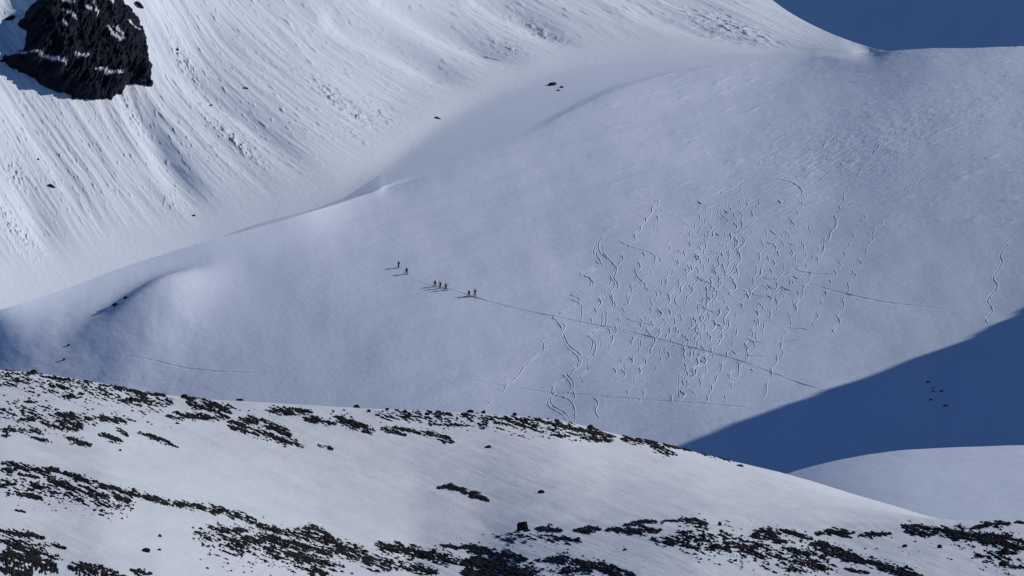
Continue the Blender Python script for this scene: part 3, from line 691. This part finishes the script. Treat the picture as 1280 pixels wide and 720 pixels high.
rock(FG, 659, 664.6, 9, 3.5, 'flat low stone touching the foot of the square boulder', rows=(0, r_vis))
fr = [
 (676.5, 616, 8, 5, 'small dark rock alone on the snowfield above the square boulder'),
 (610, 560, 8, 4.5, 'small dark rock high on the open snowfield, near the middle'),
 (446, 507.5, 8, 6, 'dark rounded rock sitting on the crest, centre left'),
 (461, 515, 6, 4, 'smaller rock just right of the rounded crest rock'),
 (484, 513, 5, 4, 'small rock on the crest second right of the rounded one'),
 (534, 519, 6, 4, 'small dark rock just below the crest near the middle'),
 (588, 513.5, 8, 5, 'dark rock ending the short stone line on the crest'),
 (604, 515.5, 6, 5, 'small crest rock right of the stone line'),
 (643.5, 519.5, 6, 5, 'lone small dark rock on the crest right of centre'),
 (738, 536, 9, 6, 'dark rock on the right shoulder of the hill crest'),
 (925, 583, 8, 3, 'small flat rock where the dark crest strip ends'),
 (183, 690, 10, 6, 'dark oval rock alone on the snow at lower left'),
 (200, 671, 5, 4, 'small rock above and right of the dark oval rock'),
 (199, 688, 5, 3, 'tiny rock just right of the dark oval rock'),
 (259, 711, 4, 3, 'tiny rock near the bottom edge at left'),
 (42, 466, 9, 5, 'dark crest rock near the left edge'),
 (231, 497, 8, 5, 'dark rock on the crest above the left stony band'),
 (300, 500, 9, 3.5, 'flat dark rock on the crest left of centre'),
 (164, 500, 6, 5, 'small dark rock below the left crest'),
 (222, 530, 5, 3, 'tiny rock on the snow under the left stony band'),
 (1131, 684, 7, 5, 'small rock alone on the snow at lower right'),
 (1175, 685, 7, 5, 'larger small rock right of the lone lower right rock'),
 (1256, 691, 10, 8, 'dark blocky rock low beside the right edge'),
 (1255, 707, 12, 7, 'dark rock in the bottom right corner'),
 (895, 686, 13, 8, 'dark chunky rock among specks right of centre'),
 (712, 710, 6, 4, 'small rock by the bottom edge right of the rib start'),
 (664, 705, 7, 4, 'small dark rock below the stony ledge'),
 (781, 688, 5, 3, 'tiny rock on the snow above the bottom rib'),
 (900, 657, 6, 6, 'small pointed rock on the near crest'),
 (863, 651, 8, 4, 'rock on top of the highest bulge of the near crest'),
 (53, 674, 7, 5, 'small dark rock right above the bottom left streaks'),
 (150, 563, 4, 3, 'tiny stone left on the snow between the two left bands'),
]
for x, y, a, b_, lab in fr: rock(FG, x, y, a, b_, lab, rows=(0, r_vis))
# loose stones too alike to tell apart, by the place where they lie
def scatter(n, box, sl, size, label, group, seed):
    R = random.Random(seed)
    for k in range(n):
        x = R.uniform(box[0], box[1]); y = R.uniform(box[2], box[3])+sl*(x-box[0])
        s_ = size*R.uniform(0.6, 1.5)
        rock(FG, x, y, s_, s_*R.uniform(0.5, 0.8), label, group, rows=(0, r_vis))
scatter(34, (0, 215, 470, 515), 0.12, 2.6, 'tiny dark stone poking through the snow below the left crest', 'stones below the left crest', 1)
scatter(26, (180, 440, 498, 516), 0.05, 2.4, 'tiny dark stone along the hill crest left of centre', 'stones along the crest left of centre', 2)
scatter(38, (470, 760, 518, 534), 0.07, 2.4, 'tiny dark stone on the crest right of centre', 'stones on the crest right of centre', 3)
scatter(30, (0, 170, 600, 632), 0.12, 2.4, 'tiny dark stone under the long ridge line at left', 'stones under the left ridge line', 4)
scatter(34, (250, 440, 668, 715), 0.05, 2.6, 'tiny dark stone in the snow at the bottom, left of centre', 'stones at the bottom left of centre', 5)
scatter(44, (850, 1040, 662, 700), 0.06, 2.9, 'tiny dark stone in the speckled snow at lower right', 'stones in the lower right snow', 6)
scatter(20, (1040, 1270, 668, 700), 0.0, 2.6, 'tiny dark stone near the bottom right corner', 'stones near the bottom right', 7)
scatter(12, (600, 790, 660, 690), 0.05, 2.2, 'tiny dark stone around the square boulder', 'stones around the boulder', 8)
# far rocks
MR = (0, r_main_end)
rock(SH, 144, 382, 6.5, 4.5, 'dark rock in the blue hollow on the left slope', rows=MR, far=True)
rock(SH, 157, 373, 6, 4, 'small rock on the rim of the blue hollow', rows=MR, far=True)
rock(SH, 80, 450, 4, 3, 'tiny rock on the slope just above the left crest', rows=MR, far=True)
rock(SH, 86, 432, 3.5, 2.5, 'tiny rock higher up on the slope at far left', rows=MR, far=True)
for k, (x, y, a, b_, lab) in enumerate([(1160, 478, 4.2, 2.4, 'topmost rock in the blue shadow at right'), (1166.5, 485, 3.6, 1.4, 'small flat rock second from top in the blue shadow'), (1166.5, 489.5, 3.8, 1.6, 'small flat rock third from top in the blue shadow'),
        (1176.5, 489, 4.6, 2.2, 'rightmost dark rock in the blue shadow group'), (1163.5, 500, 4, 1.8, 'lowest left rock in the blue shadow'), (1182, 507, 5.5, 1.6, 'faint long rock lowest in the blue shadow')]):
    rock(SH, x, y, a, b_, lab, rows=MR, far=True)
FR = (r_main_end, sum(cnt[:14]))
rock(SH, 690, 106, 11, 4, 'lone dark elongated rock at the foot of the far snow face', rows=FR, far=True, tilt=-0.22)
rock(SH, 702, 109, 4, 3, 'small rock just right of the lone elongated rock', rows=FR, far=True)
rock(SH, 698, 114, 3, 2.5, 'tiny rock just below the lone elongated rock', rows=FR, far=True)
rock(SH, 65, 233, 8, 3.2, 'dark rock on the steep face below the black crag', rows=FR, far=True, tilt=0.5)
rock(SH, 48, 200, 3, 2.5, 'tiny rock on the steep face above the left one', rows=FR, far=True)
rock(SH, 242, 269, 4, 2, 'tiny rock near the foot of the steep face', rows=FR, far=True)
rock(SH, 308, 110, 5, 1.5, 'thin rock on the steep face right of the crag', rows=FR, far=True, tilt=0.5)
rock(SH, 263, 132, 4.5, 1.6, 'small rock on the steep face below right of the crag', rows=FR, far=True, tilt=0.6)
rock(SH, 222, 62, 5, 1.8, 'small rock close beside the right edge of the crag', rows=FR, far=True, tilt=0.4)
rock(SH, 175, 8, 12, 5, 'jagged rock above the upper right corner of the crag', rows=FR, far=True, tilt=0.7)
rock(SH, 12, 24, 12, 5, 'small dark rock in the shadow left of the crag', rows=FR, far=True, tilt=-0.4)
rock(SH, 548, 148, 7, 1.4, 'thin dark stone at the lower end of the streaked face', rows=FR, far=True, tilt=0.4)

# ================================================================== SKIERS
def cloth(name, col, rough=0.8):
    m, n, l, b = new_mat(name); tc = n.new('ShaderNodeTexCoord')
    a = noise(n, l, 9, 3, tc.outputs['Object'])
    b.inputs['Specular IOR Level'].default_value = 0.03
    r = ramp(n, l, a.outputs['Fac'], [(0.3, tuple(c*0.5 for c in col)), (0.7, tuple(c*0.7 for c in col))])
    l.new(r.outputs[0], b.inputs['Base Color']); b.inputs['Roughness'].default_value = rough; return m
CL = {k: cloth(k, c) for k, c in dict(navy_cloth=(0.012, 0.014, 0.03), black_cloth=(0.010, 0.010, 0.013), grey_cloth=(0.02, 0.021, 0.028), pack_cloth=(0.015, 0.014, 0.022), skin=(0.09, 0.06, 0.05), ski_top=(0.012, 0.012, 0.02), pole_metal=(0.06, 0.06, 0.07)).items()}
def skin_mesh(name, verts, edges, radii, mat, sub=2):
    me = bpy.data.meshes.new(name); me.from_pydata(verts, edges, []); me.update()
    o = bpy.data.objects.new(name, me); C.objects.link(o)
    md = o.modifiers.new('s', 'SKIN'); md.use_smooth_shade = True
    for i, r_ in enumerate(radii):
        me.skin_vertices[0].data[i].radius = r_ if isinstance(r_, tuple) else (r_, r_)
        me.skin_vertices[0].data[i].use_root = (i == 0)
    sb = o.modifiers.new('u', 'SUBSURF'); sb.levels = sub; sb.render_levels = sub
    dg = bpy.context.evaluated_depsgraph_get(); ev = o.evaluated_get(dg)
    nm = bpy.data.meshes.new_from_object(ev); nm.name = name
    bpy.data.objects.remove(o); bpy.data.meshes.remove(me)
    nm.materials.clear(); nm.materials.append(mat)
    return nm
def tube(bm, a, b, r, seg=6):
    a, b = Vector(a), Vector(b); d = b-a
    m = Matrix.Translation((a+b)/2) @ d.to_track_quat('Z', 'Y').to_matrix().to_4x4()
    bmesh.ops.create_cone(bm, cap_ends=True, segments=seg, radius1=r, radius2=r, depth=d.length, matrix=m)
def done(name, bm, mat, parent):
    me = bpy.data.meshes.new(name); bm.to_mesh(me); bm.free(); me.materials.append(mat)
    o = bpy.data.objects.new(name, me); C.objects.link(o); o.parent = parent; return o
def ski_person(k, loc, stride, lean, label, body_mat, heading):
    s_ = stride
    # figure walks towards local -X; joints in metres above the skis
    hip = (0, 0, 0.93); chest = (-0.10*lean, 0, 1.28); neck = (-0.16*lean, 0, 1.47); head = (-0.20*lean, 0, 1.62); crown = (-0.21*lean, 0, 1.72)
    V_ = [hip, (-.04*lean, 0, 1.1), chest, neck, head, crown]; E = [(0, 1), (1, 2), (2, 3), (3, 4), (4, 5)]
    Rr = [(.21, .17), (.20, .16), (.24, .18), .09, .12, .09]
    hands = []; feet = []
    for sd, f in ((-1, s_), (1, -s_)):
        b0 = len(V_)
        V_ += [(0, .10*sd, .86), (-0.20*f-0.04, .11*sd, .50), (-0.32*f, .11*sd, .12), (-0.32*f-0.14, .11*sd, .06)]
        E += [(0, b0), (b0, b0+1), (b0+1, b0+2), (b0+2, b0+3)]; Rr += [.13, .105, .095, .07]; feet.append((-0.32*f, .11*sd))
        b1 = len(V_)
        V_ += [(chest[0], .20*sd, 1.38), (chest[0]-0.05+0.16*f, .27*sd, 1.13), (chest[0]-0.28+0.22*f, .27*sd, 1.03), (chest[0]-0.35+0.22*f, .27*sd, 1.02)]
        E += [(2, b1), (b1, b1+1), (b1+1, b1+2), (b1+2, b1+3)]; Rr += [.09, .07, .055, .05]; hands.append(V_[-1])
    root = bpy.data.objects.new('skier', None); C.objects.link(root)
    root.location = loc; root.rotation_euler = (0, 0, heading)
    tag(root, label, 'person', 'skiers climbing in a line along the uphill track')
    b = bpy.data.objects.new('body', skin_mesh('body', V_, E, Rr, body_mat)); C.objects.link(b); b.parent = root; b.location = (0, 0, .03)
    # face below the hat
    bm = bmesh.new(); bmesh.ops.create_icosphere(bm, subdivisions=3, radius=0.1, matrix=Matrix.Translation((head[0]-.035, 0, 1.615)) @ Matrix.Diagonal((.8, .82, 1.1, 1)))
    for v in bm.verts:
        if v.co.x < head[0]-.09 and abs(v.co.y) < .02 and 1.58 < v.co.z < 1.64: v.co.x -= .022
    done('face', bm, CL['skin'], root)
    bm = bmesh.new(); bmesh.ops.create_icosphere(bm, subdivisions=3, radius=0.125, matrix=Matrix.Translation((head[0]+.01, 0, 1.70)) @ Matrix.Diagonal((1, .95, .85, 1)))
    for v in bm.verts: v.co.z = max(v.co.z, 1.66)
    done('hat', bm, CL['black_cloth'], root)
    bm = bmesh.new(); bmesh.ops.create_cube(bm, size=1, matrix=Matrix.Translation((chest[0]+.22, 0, 1.27)) @ Matrix.Rotation(-0.2*lean, 4, 'Y') @ Matrix.Diagonal((.2, .31, .5, 1)))
    bmesh.ops.bevel(bm, geom=bm.edges[:], offset=.06, segments=3, affect='EDGES')
    pk = done('backpack', bm, CL['pack_cloth'], root)
    bm = bmesh.new(); tube(bm, (chest[0]+.22, -.15, 1.53), (chest[0]+.22, .15, 1.53), .06, 10); done('top_pocket', bm, CL['black_cloth'], pk)
    for fx, fy in feet:
        bm = bmesh.new(); n = 12; prev = None
        for i in range(n+1):
            t = i/n; x = fx-0.95+1.75*t; w_ = .055-.012*math.sin(math.pi*t); z = .02+.10*max(0, (.14-t)/.14)**2
            ring = [bm.verts.new((x, fy-w_, z)), bm.verts.new((x, fy+w_, z)), bm.verts.new((x, fy+w_, z+.02)), bm.verts.new((x, fy-w_, z+.02))]
            if prev:
                for j in range(4): bm.faces.new((prev[j], prev[(j+1) % 4], ring[(j+1) % 4], ring[j]))
            else: bm.faces.new(ring[::-1])
            prev = ring
        bm.faces.new(prev); done('ski', bm, CL['ski_top'], root)
    for i, h in enumerate(hands):
        bm = bmesh.new(); tip = (h[0]+.22-0.1*i, h[1]*1.25, -.03)
        tube(bm, (h[0]-.015, h[1], h[2]+.10), tip, .011); tube(bm, (h[0]-.02, h[1], h[2]-.04), (h[0]-.015, h[1], h[2]+.12), .02)
        bmesh.ops.create_cone(bm, cap_ends=True, segments=10, radius1=.05, radius2=.02, depth=.02, matrix=Matrix.Translation((tip[0]-.015, tip[1], .06)))
        done('ski_pole', bm, CL['pole_metal'], root)
        bm = bmesh.new(); bmesh.ops.create_icosphere(bm, subdivisions=2, radius=.055, matrix=Matrix.Translation(h[:2]+(h[2]+.03,)) @ Matrix.Diagonal((1.1, .8, 1, 1)))
        done('glove', bm, CL['black_cloth'], root)
    return root
sk = [
 (497.8, 335.3, 0.4, 0.8, 'skier in black leading the line, highest on the slope', 'black_cloth', -0.1),
 (507.8, 343.0, 1.0, 1.0, 'second skier in dark clothing just behind the leader', 'navy_cloth', -0.25),
 (543.3, 359.0, 1.0, 0.9, 'left skier of the middle trio in dark clothing', 'black_cloth', -0.1),
 (550.0, 361.0, 0.7, 1.1, 'centre skier of the middle trio in dark clothing', 'grey_cloth', -0.1),
 (556.8, 363.0, 0.8, 0.9, 'right skier of the middle trio, dark and broad', 'navy_cloth', -0.1),
 (586.0, 371.6, 1.1, 0.9, 'taller dark skier of the last pair, in front on the track', 'black_cloth', -0.1),
 (593.5, 370.0, 0.5, 0.9, 'last skier of the line, slightly above the track', 'navy_cloth', -0.1)]
for k, (x, y, st, ln, lab, m_, hd) in enumerate(sk):
    p = SH.at(x, y, MR)
    o = ski_person(k, p, st, ln, lab, CL[m_], hd)
    o.rotation_euler = (0, math.radians(6), hd)
    o.scale = (1.2, 1.35, 1.12)
